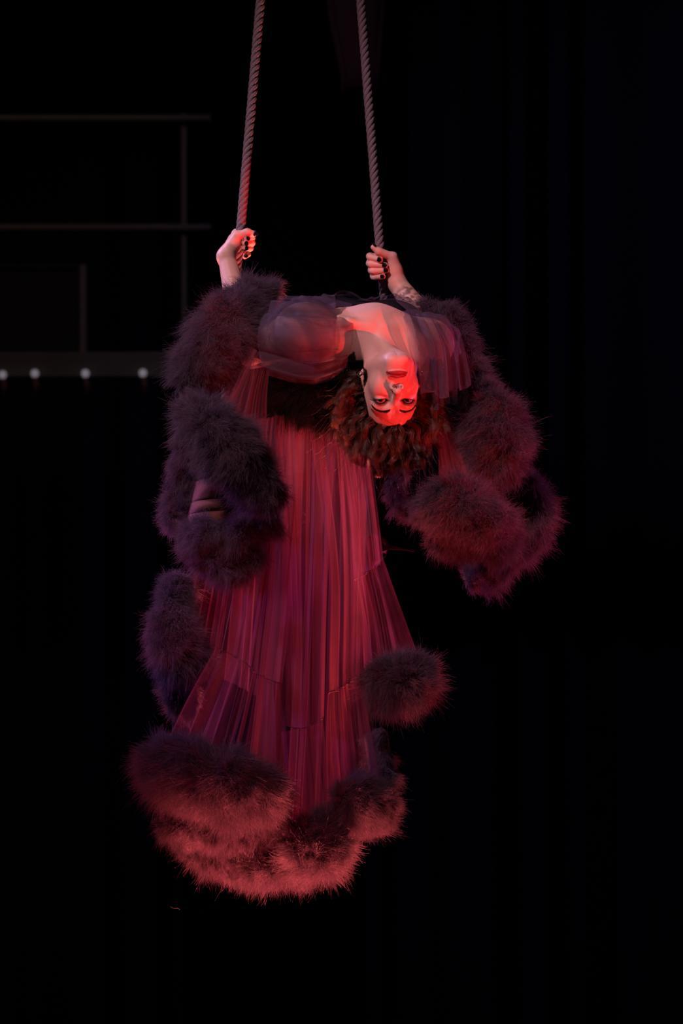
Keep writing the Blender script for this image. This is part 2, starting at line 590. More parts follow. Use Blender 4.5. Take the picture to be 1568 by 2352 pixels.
def d_cone(p, a, b, r1, r2):
    """capsule whose radius runs from r1 to r2"""
    ba = b - a
    t = np.clip(((p - a) @ ba) / ba.dot(ba), 0, 1)
    return np.linalg.norm(p - a - t[:, None] * ba, axis=1) - (r1 + (r2 - r1) * t)


def d_ell(p, c, r, R=None):
    q = p - c
    if R is not None:
        q = q @ R
    k0 = np.linalg.norm(q / r, axis=1)
    k1 = np.linalg.norm(q / (r * r), axis=1)
    return k0 * (k0 - 1) / np.maximum(k1, 1e-6)


A = np.array
EYE_C = A([0.0325, 0.0690, 0.0])


def head_sdf(pw):
    p = (pw - H_O) @ HR
    m = p.copy()
    m[:, 0] = np.abs(m[:, 0])                       # mirror
    d = d_ell(p, A([0, -0.012, 0.030]), A([0.068, 0.094, 0.088]))
    d = smin(d, d_ell(p, A([0, 0.030, -0.026]), A([0.0535, 0.056, 0.083])), 0.028)
    d = smin(d, d_cone(m, A([0.045, 0.005, -0.058]), A([0.014, 0.066, -0.098]), 0.014, 0.015), 0.028)
    d = smin(d, d_ell(p, A([0, 0.071, -0.0985]), A([0.018, 0.015, 0.0145])), 0.018)
    d = smin(d, d_ell(m, A([0.036, 0.055, -0.030]), A([0.019, 0.023, 0.021])), 0.025)
    d = smin(d, d_ell(p, A([0, 0.072, -0.068]), A([0.026, 0.017, 0.024])), 0.016)      # muzzle
    d = smin(d, d_cone(m, A([0.046, 0.066, 0.021]), A([0.012, 0.0825, 0.0165]), 0.007, 0.0075), 0.018)   # brow
    # sockets
    d = smax(d, -d_ell(m, A([0.0325, 0.094, -0.001]), A([0.019, 0.0155, 0.0135])), 0.012)
    # eyeball covered by lids
    d = smin(d, np.linalg.norm(m - EYE_C, axis=1) - 0.0142, 0.004)
    # nose
    n = d_cone(p, A([0, 0.0830, 0.012]), A([0, 0.1100, -0.037]), 0.0064, 0.0088)
    n = smin(n, d_ell(m, A([0.0120, 0.0965, -0.042]), A([0.0062, 0.0100, 0.0064])), 0.010)
    n = smin(n, d_ell(p, A([0, 0.1125, -0.0390]), A([0.0085, 0.0078, 0.0075])), 0.006)
    d = smin(d, n, 0.009)
    d = smax(d, -d_ell(m, A([0.0068, 0.1020, -0.0495]), A([0.0042, 0.0070, 0.0060])), 0.002)
    # lips
    ax_ = m[:, 0]
    arc = 0.0855 + 0.0045 * (1 - (ax_ / 0.026) ** 2)
    up = np.sqrt(((m[:, 1] - arc) / 0.9) ** 2 + (m[:, 2] + 0.0685 - 0.0012 * np.cos(ax_ * 300)) ** 2) - 0.0050 * np.clip(1 - (ax_ / 0.0265) ** 2, 0, 1)
    lo = np.sqrt(((m[:, 1] - arc + 0.0008) / 0.9) ** 2 + (m[:, 2] + 0.0775) ** 2) - 0.0062 * np.clip(1 - (ax_ / 0.0245) ** 2, 0, 1)
    d = smin(d, np.maximum(up, ax_ - 0.027), 0.004)
    d = smin(d, np.maximum(lo, ax_ - 0.025), 0.004)
    seam = np.sqrt((m[:, 1] - arc - 0.0052) ** 2 + (m[:, 2] + 0.0728 + 0.0012 * (ax_ / 0.02) ** 2) ** 2) - 0.0016
    d = smax(d, -np.maximum(seam, ax_ - 0.025), 0.002)
    # eye opening: an almond cut through the lid down to the eyeball
    ex = (m[:, 0] - EYE_C[0]) / 0.0150
    ez = m[:, 2] - EYE_C[2] - 0.0016 * ex
    top = 0.0052 * np.clip(1 - ex ** 2, -1, 1)
    bot = -0.0042 * np.clip(1 - ex ** 2, -1, 1)
    op = np.maximum(ez - top, bot - ez)
    shell = np.linalg.norm(m - EYE_C, axis=1)
    cut = np.maximum(np.maximum(op, 0.0112 - shell), 0.060 - m[:, 1])
    d = smax(d, -cut, 0.0012)
    # ears
    e = d_ell(m, A([0.069, -0.004, -0.012]), A([0.0075, 0.017, 0.030]))
    e = smax(e, -d_ell(m, A([0.0775, 0.0, -0.006]), A([0.006, 0.009, 0.016])), 0.004)
    d = smin(d, e, 0.006)
    return d


PR = []      # (function, centre, reach, blend, kind)


def cone(a, b, r1, r2, k=0.02, kind='torso'):
    a, b = A(a), A(b)
    PR.append((lambda p: d_cone(p, a, b, r1, r2), (a + b) / 2, np.linalg.norm(a - b) / 2 + max(r1, r2), k, kind))


def ell(c, r, k=0.03, kind='torso', R=None):
    c, r = A(c), A(r, float)
    PR.append((lambda p: d_ell(p, c, r, R), c, max(r), k, kind))


NECK_B = P(862, 758, 0.11)
SH_L, SH_R = P(695, 762, 0.10), P(982, 792, 0.11)
EL_L, EL_R = P(572, 800, 0.27), P(1022, 806, 0.27)
WR_L, WR_R = P(519, 588, RY - 0.01), P(913, 652, RY - 0.012)
# torso, chest up, ribs running away from the camera
ell(P(842, 800, 0.25), (0.165, 0.19, 0.108), 0.05)
cone(NECK_B, SH_L, 0.050, 0.050, 0.05)
cone(NECK_B, SH_R, 0.050, 0.050, 0.05)
ell(P(768, 742, 0.28), (0.074, 0.080, 0.062), 0.04)
ell(P(905, 752, 0.29), (0.074, 0.080, 0.062), 0.04)
cone(P(838, 825, 0.36), P(806, 862, 0.47), 0.108, 0.105, 0.06)
ell(P(802, 872, 0.47), (0.160, 0.12, 0.092), 0.06)
# collar bones
cone(P(851, 750, 0.055), P(800, 742, 0.050), 0.0095, 0.009, 0.014)
cone(P(800, 742, 0.050), P(725, 722, 0.085), 0.009, 0.009, 0.018)
cone(P(880, 752, 0.057), P(960, 752, 0.085), 0.0095, 0.009, 0.014)
# trapezius beside the neck
cone(P(806, 748, 0.10), P(812, 828, 0.13), 0.024, 0.026, 0.022)
# neck
PR.append((head_sdf, H_O, 0.15, 0.02, 'head'))
cone(H(0, -0.022, -0.055), NECK_B, 0.047, 0.054, 0.014, 'neck')
cone(H(0.052, -0.015, -0.045), P(849, 752, 0.062), 0.011, 0.008, 0.020, 'neck')
cone(H(-0.052, -0.015, -0.045), P(882, 756, 0.064), 0.011, 0.008, 0.020, 'neck')
cone(H(0, 0.028, -0.088), P(866, 768, 0.062), 0.015, 0.012, 0.016, 'neck')
# arms
ell(SH_L, (0.060, 0.062, 0.066), 0.04, 'arm')
ell(SH_R, (0.055, 0.058, 0.055), 0.04, 'arm')
cone(SH_L, EL_L, 0.055, 0.040, 0.03, 'arm')
cone(SH_R, EL_R, 0.047, 0.038, 0.03, 'arm')
fm = EL_L * 0.66 + WR_L * 0.34
cone(EL_L, fm, 0.037, 0.037, 0.02, 'fore')
cone(fm, WR_L, 0.036, 0.0205, 0.02, 'fore')
fm = EL_R * 0.60 + WR_R * 0.40
cone(EL_R, fm, 0.038, 0.038, 0.02, 'fore')
cone(fm, WR_R, 0.037, 0.0225, 0.02, 'fore')

NAILS = []


def hand(wrist, mcps, fingers, thumb, heel):
    """palm, four fingers round the rope, thumb from the side of the palm"""
    palm_c = np.mean(mcps, 0)
    for i, m_ in enumerate(mcps):
        cone(wrist + (m_ - palm_c) * 0.35, m_, 0.0165, 0.0125, 0.010, 'hand')
    cone(wrist, heel, 0.0195, 0.0165, 0.012, 'hand')
    cone(heel, thumb[1], 0.0165, 0.0118, 0.010, 'hand')
    for i, (m_, f) in enumerate(zip(mcps, fingers)):
        r = (0.0090, 0.0092, 0.0088, 0.0078)[i]
        cone(m_, f[0], r * 1.15, r, 0.006, 'hand')
        cone(f[0], f[1], r, r * 0.93, 0.003, 'finger')
        cone(f[1], f[2], r * 0.93, r * 0.78, 0.003, 'finger')
        NAILS.append((f[2], f[2] - f[1], r * 0.78))
    cone(thumb[0], thumb[1], 0.0125, 0.0110, 0.008, 'hand')
    cone(thumb[1], thumb[2], 0.0108, 0.0098, 0.004, 'finger')
    cone(thumb[2], thumb[3], 0.0096, 0.0068, 0.004, 'finger')
    NAILS.append((thumb[3], thumb[3] - thumb[2], 0.0072))


y = RY
hand(WR_L,
     [P(543, 537, y + .012), P(535, 549, y + .026), P(530, 561, y + .032), P(527, 572, y + .032)],
     [[P(574, 543, y + .014), P(578, 546, y - .018), P(566, 548, y - .032)],
      [P(576, 556, y + .018), P(578, 558, y - .015), P(562, 559.5, y - .032)],
      [P(572, 568, y + .018), P(574, 570, y - .012), P(562, 570, y - .029)],
      [P(566, 581, y + .016), P(569, 584, y - .008), P(562, 590, y - .018)]],
     [P(531, 566, y - .012), P(546, 541, y - .026), P(568, 533.5, y - .034), P(585, 537, y - .030)],
     P(536, 562, y - .020))
hand(WR_R,
     [P(893, 594, y + .018), P(892, 607, y + .030), P(893, 620, y + .032), P(896, 631, y + .030)],
     [[P(849, 589, y + .012), P(851, 591, y - .018), P(873, 597, y - .033)],
      [P(849, 605, y + .014), P(852, 607, y - .017), P(884, 609, y - .032)],
      [P(853, 621, y + .014), P(855, 622.5, y - .015), P(887, 621, y - .030)],
      [P(857, 635, y + .014), P(860, 637, y - .010), P(880, 635, y - .025)]],
     [P(911, 626, y - .012), P(901, 590, y - .024), P(870, 578, y - .034), P(857, 568, y - .036)],
     P(908, 622, y - .016))
# hips, thighs over the bar, lower legs folded back under it
HIP_L, HIP_R = P(748, 884, 0.46), P(862, 884, 0.46)
KN_L, KN_R = P(716, 925, 0.86), P(862, 930, 0.86)
AN_L, AN_R = P(676, 1190, 0.60), P(860, 1258, 0.60)
cone(HIP_L, KN_L, 0.078, 0.052, 0.04, 'leg')
cone(HIP_R, KN_R, 0.078, 0.052, 0.04, 'leg')
for kn, an in ((KN_L, AN_L), (KN_R, AN_R)):
    calf = kn * 0.65 + an * 0.35 + A([0, 0.012, -0.012])
    cone(kn, calf, 0.050, 0.049, 0.03, 'leg')
    cone(calf, an, 0.048, 0.029, 0.03, 'leg')
TOE_L, TOE_R = AN_L + A([-0.03, 0.10, -0.045]), AN_R + A([-0.03, 0.10, -0.04])
for an, to in ((AN_L, TOE_L), (AN_R, TOE_R)):
    cone(an, to, 0.028, 0.019, 0.02, 'leg')


def field(p, prims):
    d = np.full(len(p), 0.3)
    for f, c, r, k, kind in prims:
        d = smin(d, f(p), k)
    return d


def extract(prims, lo, hi, h, off=0.0):
    """surface nets over a sparse block grid of the blended field"""
    Bk = 12
    nb = np.ceil((A(hi) - A(lo)) / (h * Bk)).astype(int)
    n = nb * Bk
    bc = np.stack(np.meshgrid(*[np.arange(k) for k in nb], indexing='ij'), -1).reshape(-1, 3)
    ctr = A(lo) + (bc * Bk + (Bk - 1) / 2) * h
    dc = field(ctr, prims) - off
    half = h * Bk * 0.87
    vol = np.repeat(np.repeat(np.repeat(np.where(dc > 0, 1.0, -1.0).astype(np.float32).reshape(nb), Bk, 0), Bk, 1), Bk, 2)
    loc = np.stack(np.meshgrid(*[np.arange(Bk)] * 3, indexing='ij'), -1).reshape(-1, 3)
    for i in np.nonzero(np.abs(dc) < half * 1.7 + 0.01)[0]:
        pts = A(lo) + (bc[i] * Bk + loc) * h
        near = [q for q in prims if np.linalg.norm(q[1] - ctr[i]) < q[2] + half + off + 0.05]
        v = field(pts, near) - off if near else np.full(len(pts), 0.3)
        b = bc[i] * Bk
        vol[b[0]:b[0] + Bk, b[1]:b[1] + Bk, b[2]:b[2] + Bk] = v.reshape(Bk, Bk, Bk)
    s = vol < 0
    cnt = np.zeros(tuple(n - 1), dtype=np.int8)
    corners = [(i, j, k) for i in (0, 1) for j in (0, 1) for k in (0, 1)]
    sl = lambda a_, c: a_[c[0]:a_.shape[0] - 1 + c[0], c[1]:a_.shape[1] - 1 + c[1], c[2]:a_.shape[2] - 1 + c[2]]
    for c in corners:
        cnt += sl(s, c)
    act = np.argwhere((cnt > 0) & (cnt < 8))
    idx = np.full(tuple(n - 1), -1, dtype=np.int32)
    idx[tuple(act.T)] = np.arange(len(act))
    acc = np.zeros((len(act), 3)); num = np.zeros(len(act))
    cv = {c: vol[tuple((act + A(c)).T)] for c in corners}
    for c in corners:
        for ax_ in range(3):
            if c[ax_] == 0:
                c2 = list(c); c2[ax_] = 1; c2 = tuple(c2)
                a_, b_ = cv[c], cv[c2]
                cr = (a_ < 0) != (b_ < 0)
                t = np.where(cr, a_ / np.where(cr, a_ - b_, 1), 0)
                pt = np.tile(A(c, float), (len(act), 1)); pt[:, ax_] += t
                acc[cr] += pt[cr]; num[cr] += 1
    Vv = A(lo) + (act + acc / num[:, None]) * h
    Fs = []
    for ax_ in range(3):
        o1, o2 = [(1, 2), (2, 0), (0, 1)][ax_]
        a_ = s[tuple(slice(0, -1) if q == ax_ else slice(1, -1) for q in range(3))]
        b_ = s[tuple(slice(1, None) if q == ax_ else slice(1, -1) for q in range(3))]
        for flip in (False, True):
            e = np.argwhere((a_ & ~b_) if not flip else (~a_ & b_))
            if not len(e):
                continue
            e[:, o1] += 1; e[:, o2] += 1
            q = []
            for d1, d2 in ((-1, -1), (0, -1), (0, 0), (-1, 0)):
                c = e.copy(); c[:, o1] += d1; c[:, o2] += d2
                q.append(idx[tuple(np.minimum(c, n - 2).T)])
            q = np.stack(q, 1)
            Fs.append(q[:, ::-1] if flip else q)
    Fs = np.concatenate(Fs)
    return Vv, Fs[(Fs >= 0).all(1)]


def grad(p, prims, e=0.0006):
    g = np.stack([field(p + A([e, 0, 0]), prims) - field(p - A([e, 0, 0]), prims),
                  field(p + A([0, e, 0]), prims) - field(p - A([0, e, 0]), prims),
                  field(p + A([0, 0, e]), prims) - field(p - A([0, 0, e]), prims)], 1) / (2 * e)
    return g


# skin material: painted features come from an attribute (lip colour, brows, liner, scalp, tattoo)
def skin_material():
    m = bpy.data.materials.new('skin')
    m.use_nodes = True
    nt = m.node_tree
    b = nt.nodes['Principled BSDF']
    b.inputs['Roughness'].default_value = 0.48
    b.inputs['Specular IOR Level'].default_value = 0.35
    b.inputs['Subsurface Weight'].default_value = 0.0
    at = nt.nodes.new('ShaderNodeAttribute')
    at.attribute_name = 'skin_colour'
    nz = nt.nodes.new('ShaderNodeTexNoise')
    nz.inputs['Scale'].default_value = 90
    nz.inputs['Detail'].default_value = 5
    mx = nt.nodes.new('ShaderNodeMix')
    mx.data_type = 'RGBA'
    mx.blend_type = 'MULTIPLY'
    mx.inputs[0].default_value = 0.16
    nt.links.new(at.outputs['Color'], mx.inputs[6])
    nt.links.new(nz.outputs['Color'], mx.inputs[7])
    nt.links.new(mx.outputs[2], b.inputs['Base Color'])
    bp = nt.nodes.new('ShaderNodeBump')
    bp.inputs['Strength'].default_value = 0.15
    bp.inputs['Distance'].default_value = 0.001
    n2 = nt.nodes.new('ShaderNodeTexNoise')
    n2.inputs['Scale'].default_value = 500
    nt.links.new(n2.outputs['Fac'], bp.inputs['Height'])
    nt.links.new(bp.outputs['Normal'], b.inputs['Normal'])
    return m


MAT['skin'] = skin_material()
lo, hi = A([-0.40, -0.16, CAM_Z - 0.24]), A([0.36, 0.98, CAM_Z + 0.72])
BV, BF = extract(PR, lo, hi, 0.0024)
# finer faces on the head and hands, pulled back onto the field
import bmesh
bm = bmesh.new()
tmp = bpy.data.meshes.new('tmp')
tmp.vertices.add(len(BV)); tmp.vertices.foreach_set('co', BV.astype(np.float32).ravel())
tmp.loops.add(len(BF) * 4); tmp.loops.foreach_set('vertex_index', BF.astype(np.int32).ravel())
tmp.polygons.add(len(BF)); tmp.polygons.foreach_set('loop_start', np.arange(0, len(BF) * 4, 4, dtype=np.int32))
tmp.update(calc_edges=True); tmp.validate()
bm.from_mesh(tmp)


def head_local(p):
    return (p - H_O) @ HR


bm.verts.ensure_lookup_table()
co = A([v.co for v in bm.verts])
hl = head_local(co)
face_v = (hl[:, 1] > 0.035) & (np.abs(hl[:, 0]) < 0.075) & (hl[:, 2] > -0.12) & (hl[:, 2] < 0.085)
ed = [e for e in bm.edges if face_v[e.verts[0].index] and face_v[e.verts[1].index]]
bmesh.ops.subdivide_edges(bm, edges=ed, cuts=2, use_grid_fill=True)
bm.to_mesh(tmp)
bm.free()
body = bpy.data.objects.new('person', tmp)
tmp.name = 'person'
col.objects.link(body)
tmp.materials.append(MAT['skin'])
n = len(tmp.vertices)
co = np.empty(n * 3, dtype=np.float32); tmp.vertices.foreach_get('co', co); co = co.reshape(-1, 3).astype(float)
hl = head_local(co)
near_face = (hl[:, 1] > 0.03) & (np.abs(hl[:, 0]) < 0.08) & (hl[:, 2] > -0.125) & (hl[:, 2] < 0.09)
near_hand = (co[:, 1] > RY - 0.06) & (co[:, 1] < RY + 0.06) & (co[:, 2] > P(0, 665, RY)[2])
for sel, prims in ((near_face, [q for q in PR if q[4] in ('head', 'neck')]), (near_hand, [q for q in PR if q[4] in ('hand', 'finger', 'fore')])):
    p = co[sel]
    for _ in range(2):
        d = field(p, prims)
        g = grad(p, prims)
        gl = np.maximum((g * g).sum(1), 0.25)
        p = p - np.clip(d / gl, -0.0012, 0.0012)[:, None] * g
    co[sel] = p
tmp.vertices.foreach_set('co', co.astype(np.float32).ravel())
tmp.polygons.foreach_set('use_smooth', np.ones(len(tmp.polygons), dtype=bool))
tmp.update()

# colours of the skin
hl = head_local(co)
C = np.tile(A([0.72, 0.43, 0.37]), (n, 1))


def blend(mask, c):
    global C
    C = C * (1 - mask[:, None]) + A(c) * mask[:, None]


def sstep(a, b, x):
    t = np.clip((x - a) / (b - a), 0, 1)
    return t * t * (3 - 2 * t)


ax_, hy, hz = np.abs(hl[:, 0]), hl[:, 1], hl[:, 2]
front = sstep(0.045, 0.055, hy)
# lips
lipm = (1 - sstep(0.85, 1.1, (ax_ / 0.0265) ** 2 + ((hz + 0.0732) / np.where(hz > -0.0732, 0.0088, 0.0105)) ** 2)) * front
blend(lipm * 0.95, (0.30, 0.016, 0.028))
seam_m = (1 - sstep(0.0006, 0.0018, np.abs(hz + 0.0728 + 0.0012 * (ax_ / 0.02) ** 2))) * (ax_ < 0.026) * front
blend(seam_m * 0.6, (0.12, 0.01, 0.02))
# brows: thick near the nose, arched, thin at the tail
bt = np.clip((ax_ - 0.011) / 0.042, 0, 1)
bz = 0.0185 + 0.0085 * np.sin(bt * 2.6) - 0.0085 * bt ** 3
bw = 0.0036 * (1 - 0.72 * bt)
bmask = (1 - sstep(0.6, 1.25, np.abs(hz - bz) / bw)) * sstep(0.009, 0.013, ax_) * (1 - sstep(0.052, 0.055, ax_)) * sstep(0.03, 0.04, hy)
blend(bmask * 0.93, (0.020, 0.009, 0.007))
# eye liner and shadow round the openings
ex = (ax_ - EYE_C[0]) / 0.0150
ez = hz - 0.0016 * ex
top, bot = 0.0052 * np.clip(1 - ex ** 2, -1, 1), -0.0042 * np.clip(1 - ex ** 2, -1, 1)
op = np.maximum(ez - top, bot - ez)
eyez = front * (np.abs(ex) < 1.45)
sh = (1 - sstep(0.002, 0.009, op)) * (ez > -0.006) * eyez
blend(sh * 0.75, (0.10, 0.05, 0.045))
ln = (1 - sstep(0.0012, 0.0028, op)) * eyez
blend(ln * 0.95, (0.006, 0.004, 0.004))
wing = (1 - sstep(0.0006, 0.0018, np.abs(ez - 0.0022 - 0.35 * (ax_ - 0.045)))) * (ax_ > 0.044) * (ax_ < 0.056) * front
blend(wing * 0.9, (0.006, 0.004, 0.004))
# cheeks a little flushed
ck = np.exp(-(((ax_ - 0.043) / 0.016) ** 2 + ((hz + 0.036) / 0.014) ** 2)) * front
blend(ck * 0.25, (0.62, 0.28, 0.24))
# nostrils: shade of the holes painted into the skin colour
nd = np.linalg.norm(np.stack([ax_ - 0.0068, (hy - 0.1020) * 0.75, hz + 0.0480], 1), axis=1)
blend((1 - sstep(0.0035, 0.0056, nd)) * 0.93, (0.03, 0.006, 0.006))
# scalp under the hair
hairline = 0.066 - 0.6 * np.clip(ax_ - 0.032, 0, 1) - 3.5 * np.clip(ax_ - 0.053, 0, 1)
scalp = sstep(hairline, hairline + 0.006, hz) * (np.linalg.norm(hl - A([0, -0.012, 0.03]), axis=1) < 0.14)
back = (hy < 0.012) & (np.abs(hl[:, 0]) < 0.09) & (hz > -0.075) & (np.linalg.norm(hl, axis=1) < 0.15) & (ax_ < 0.068)
blend(np.clip(scalp, 0, 1), (0.022, 0.009, 0.006))
blend(back.astype(float) * (hz > -0.05), (0.022, 0.009, 0.006))
# tattoo: dark blotches along her right forearm
fa = WR_R + (EL_R - WR_R) * 0.06
axis = nrm(EL_R - WR_R)
al = (co - WR_R) @ axis
dist = np.linalg.norm(co - WR_R - al[:, None] * axis, axis=1)
arm = (al > 0.02) & (al < 0.20) & (dist < 0.055) & (co[:, 2] > CAM_Z + 0.3)
q = co * 1.0
nn = (np.sin(q @ A([95, 40, 120]) + 1.3) + np.sin(q @ A([-160, 60, 75]) + 2.0 * np.sin(q @ A([70, 10, -90]))) +
      0.8 * np.sin(q @ A([210, -80, -190]) + 0.7) + 0.6 * np.sin(q @ A([-60, 300, 260]) + 2.1)) / 2.2
q2 = co @ A([[0.8, 0.6, 0], [-0.6, 0.8, 0], [0, 0, 1.0]])
nn = np.maximum(nn, (np.sin(q2 @ A([330, 120, 260]) + 1.7 * np.sin(q2 @ A([140, -90, 180]))) + np.sin(q2 @ A([-250, 200, 310]) + 2.2)) / 1.6 - 0.35)
tm = sstep(0.02, 0.36, nn) * arm * sstep(0.015, 0.035, al)
blend(tm * 0.72, (0.055, 0.045, 0.055))
# legs in dark stockings are covered by their own part; keep skin there
attr = tmp.color_attributes.new('skin_colour', 'FLOAT_COLOR', 'POINT')
attr.data.foreach_set('color', np.concatenate([C, np.ones((n, 1))], 1).astype(np.float32).ravel())
person = body
tag(person, 'performer in a fur-trimmed sheer robe bending backwards upside down from the trapeze, gripping both ropes', 'person')

# eyes
for s in (-1, 1):
    c = A([s * EYE_C[0], EYE_C[1], EYE_C[2]])
    tgt = nrm(HR.T @ (A([0, -CAM_D, CAM_Z]) - (H_O + HR @ c)))          # looks at the camera
    zt = tgt
    xt = nrm(np.cross(A([0, 0, 1.0]), zt)); yt = np.cross(zt, xt)
    R = np.stack([xt, yt, zt], 1)
    prof = [(0.0125 * math.sin(a_), 0.0125 * math.cos(a_)) for a_ in np.linspace(0.54, math.pi, 14)]
    V, F = lathe_vf(prof, 24)
    eye = mesh_obj('eye', (H_O + (HR @ (c[:, None] + R @ V.T)).T), F, MAT['eye_white'], person)
    prof = [(0.0125 * math.sin(a_), 0.0125 * math.cos(a_) + 0.0002) for a_ in np.linspace(0.19, 0.56, 5)]
    V, F = lathe_vf(prof, 24)
    mesh_obj('iris', (H_O + (HR @ (c[:, None] + R @ V.T)).T), F, MAT['iris'], eye)
    prof = [(0.0126 * math.sin(a_), 0.0126 * math.cos(a_) + 0.0003) for a_ in np.linspace(0.001, 0.22, 4)]
    V, F = lathe_vf(prof, 20)
    mesh_obj('pupil', (H_O + (HR @ (c[:, None] + R @ V.T)).T), F, MAT['pupil'], eye)

# lashes
L = []
for s in (-1, 1):
    for t in np.linspace(-0.95, 1.15, 46):
        for upper in (1, 0):
            if not upper and random.random() < 0.45:
                continue
            tt = min(t, 1.0)
            x = EYE_C[0] + 0.0150 * t
            zz = (0.0056 if upper else -0.0046) * max(1 - tt * tt, 0) + 0.0016 * t
            yy = EYE_C[1] + math.sqrt(max(0.0143 ** 2 - (x - EYE_C[0]) ** 2 * 0.75 - zz ** 2, 1e-6))
            Ln = (0.0085 if upper else 0.0042) * (0.75 + 0.4 * max(t, 0)) * random.uniform(0.8, 1.1)
            d0 = nrm((0.35 * t + random.uniform(-.12, .12), 0.8, 0.35 if upper else -0.5))
            up_ = A([0.2 * t, 0, 1.0 if upper else -0.6])
            pts = []
            for k in range(5):
                u = k / 4
                pts.append(A([x, yy - 0.0005, zz]) + d0 * Ln * u + up_ * Ln * 0.55 * u * u)
            pts = A(pts); pts[:, 0] *= s
            L.append(H_O + (HR @ pts.T).T)
strands_obj('lashes', A(L), 0.00030, 0.00008, MAT['lash'], person)

# brow hairs
L = []
for s in (-1, 1):
    for i in range(260):
        t = random.random() ** 0.9
        x = 0.0115 + 0.041 * t
        z = 0.0185 + 0.0085 * math.sin(t * 2.6) - 0.0085 * t ** 3 + random.uniform(-1, 1) * 0.0034 * (1 - 0.72 * t)
        L.append((s * x, z, t, s))
L = A(L)
# y of the face at those places, by nearest skin vertex
fv = hl[(hy > 0.04) & (hz > 0.0) & (hz < 0.05)]
pts = []
for x, z, t, s in L:
    j = np.argmin((fv[:, 0] - x) ** 2 + (fv[:, 2] - z) ** 2)
    r0 = A([x, fv[j, 1], z])
    d0 = nrm((s * (0.35 + 0.9 * t), 0.16, 0.75 - 0.9 * t))
    pts.append([H_O + HR @ (r0 + d0 * 0.0045 * u + A([0, -0.0006 * u * u, 0])) for u in (0, 0.33, 0.66, 1.0)])
strands_obj('brow_hair', A(pts), 0.00026, 0.0001, MAT['lash'], person)

# nails
for tip, d, r in NAILS:
    d = nrm(d)
    c = A([0, -CAM_D, CAM_Z]) - tip
    out_ = nrm(c - d * c.dot(d))
    if abs(tip[2] - P(0, 568, RY)[2]) < 0.004 and tip[0] > 0.05:     # raised thumb: nail turned to the rope
        out_ = nrm(out_ * 0.35 + A([0.8, 0, 0.45]))
        out_ = nrm(out_ - d * out_.dot(d))
    side = np.cross(d, out_)
    V, F = [], []
    nu_, nv_ = 9, 9
    for i in range(nu_):
        for j in range(nv_):
            a_ = (i / (nu_ - 1) - 0.5) * 2
            b_ = j / (nv_ - 1)
            wdt = r * 0.78 * (1 - max(0, (b_ - 0.55) / 0.45) ** 2 * 0.75) * (1 - max(0, (0.2 - b_) / 0.2) ** 2 * 0.25)
            xx = a_ * wdt
            hh_ = math.sqrt(max((r + 0.0009) ** 2 - xx ** 2, 0)) - (b_ - 0.4) ** 2 * 0.0012
            V.append(tip + side * xx + out_ * hh_ + d * (-0.0045 + 0.0130 * b_))
    for i in range(nu_ - 1):
        for j in range(nv_ - 1):
            F.append((i * nv_ + j, i * nv_ + j + 1, (i + 1) * nv_ + j + 1, (i + 1) * nv_ + j))
    o = mesh_obj('nail', V, F, MAT['nail'], person)
    sd = o.modifiers.new('thick', 'SOLIDIFY'); sd.thickness = 0.0009; sd.offset = -1

# nose ring and ear rings
def torus(c, n_, R_, r_, ns=20, arc=(0, 2 * math.pi)):
    n_ = nrm(n_); a_ = nrm(np.cross(n_, A([0.3, 0.2, 1.0]))); b_ = np.cross(n_, a_)
    th = np.linspace(arc[0], arc[1], ns)
    return tube_vf([c + R_ * (math.cos(t) * a_ + math.sin(t) * b_) for t in th], r_, 8)


V, F = torus(H(0.0060, 0.1110, -0.0490), H_L * 0.55 + H_F * 0.25, 0.0042, 0.0008)
mesh_obj('nose_ring', V, F, MAT['ring'], person)
for s in (-1, 1):
    for dz in (-0.040, -0.033):
        V, F = torus(H(s * 0.075, 0.004, dz), H_L * 0.4 + H_F, 0.0045, 0.0009)
        mesh_obj('earring', V, F, MAT['ring'], person)

# stockings and shoes
LEG = [q for q in PR if q[4] == 'leg']
SV, SF = extract(LEG, A([-0.2, 0.42, CAM_Z - 0.25]), A([0.25, 0.98, CAM_Z + 0.4]), 0.006, 0.0035)
ctr_ = SV[SF].mean(1)
SF = SF[ctr_[:, 1] > 0.52]
mesh_obj('stockings', SV, SF, MAT['stocking'], person)


def shoe(an, to, heel_dir):
    d = nrm(to - an)
    side = nrm(np.cross(d, A([0, 1, 0.2]))); up_ = np.cross(side, d)
    prof = [(-0.035, 0.030, 0.020), (-0.015, 0.034, 0.028), (0.02, 0.034, 0.030), (0.06, 0.037, 0.027), (0.10, 0.034, 0.020), (0.135, 0.022, 0.014), (0.155, 0.006, 0.006)]
    V, F = [], []
    ns = 16
    for (s_, w_, h_) in prof:
        for t in np.linspace(0, 2 * np.pi, ns, endpoint=False):
            V.append(an + d * s_ + side * w_ * math.cos(t) + up_ * h_ * math.sin(t))
    for i in range(len(prof) - 1):
        for j in range(ns):
            k = (j + 1) % ns
            F.append((i * ns + j, i * ns + k, (i + 1) * ns + k, (i + 1) * ns + j))
    F += [tuple(range(ns)), tuple((len(prof) - 1) * ns + j for j in range(ns))]
    o = mesh_obj('shoe', V, F, MAT['shoe'], person)
    hb = an - d * 0.02
    hd = nrm(heel_dir)
    V, F = tube_vf([hb, hb + hd * 0.035, hb + hd * 0.07, hb + hd * 0.10], [0.014, 0.006, 0.0030, 0.0026], 10)
    mesh_obj('heel', V, F, MAT['shoe'], o)


shoe(AN_L, TOE_L, A([-0.3, -0.2, -0.5]))
shoe(AN_R, TOE_R, A([1.0, 0.1, -0.16]))
# ------------------------------------------------------------------ clothing
TORSO = [q for q in PR if q[4] in ('torso', 'arm')]
lo3, hi3 = A([-0.36, -0.04, CAM_Z + 0.10]), A([0.34, 0.72, CAM_Z + 0.60])


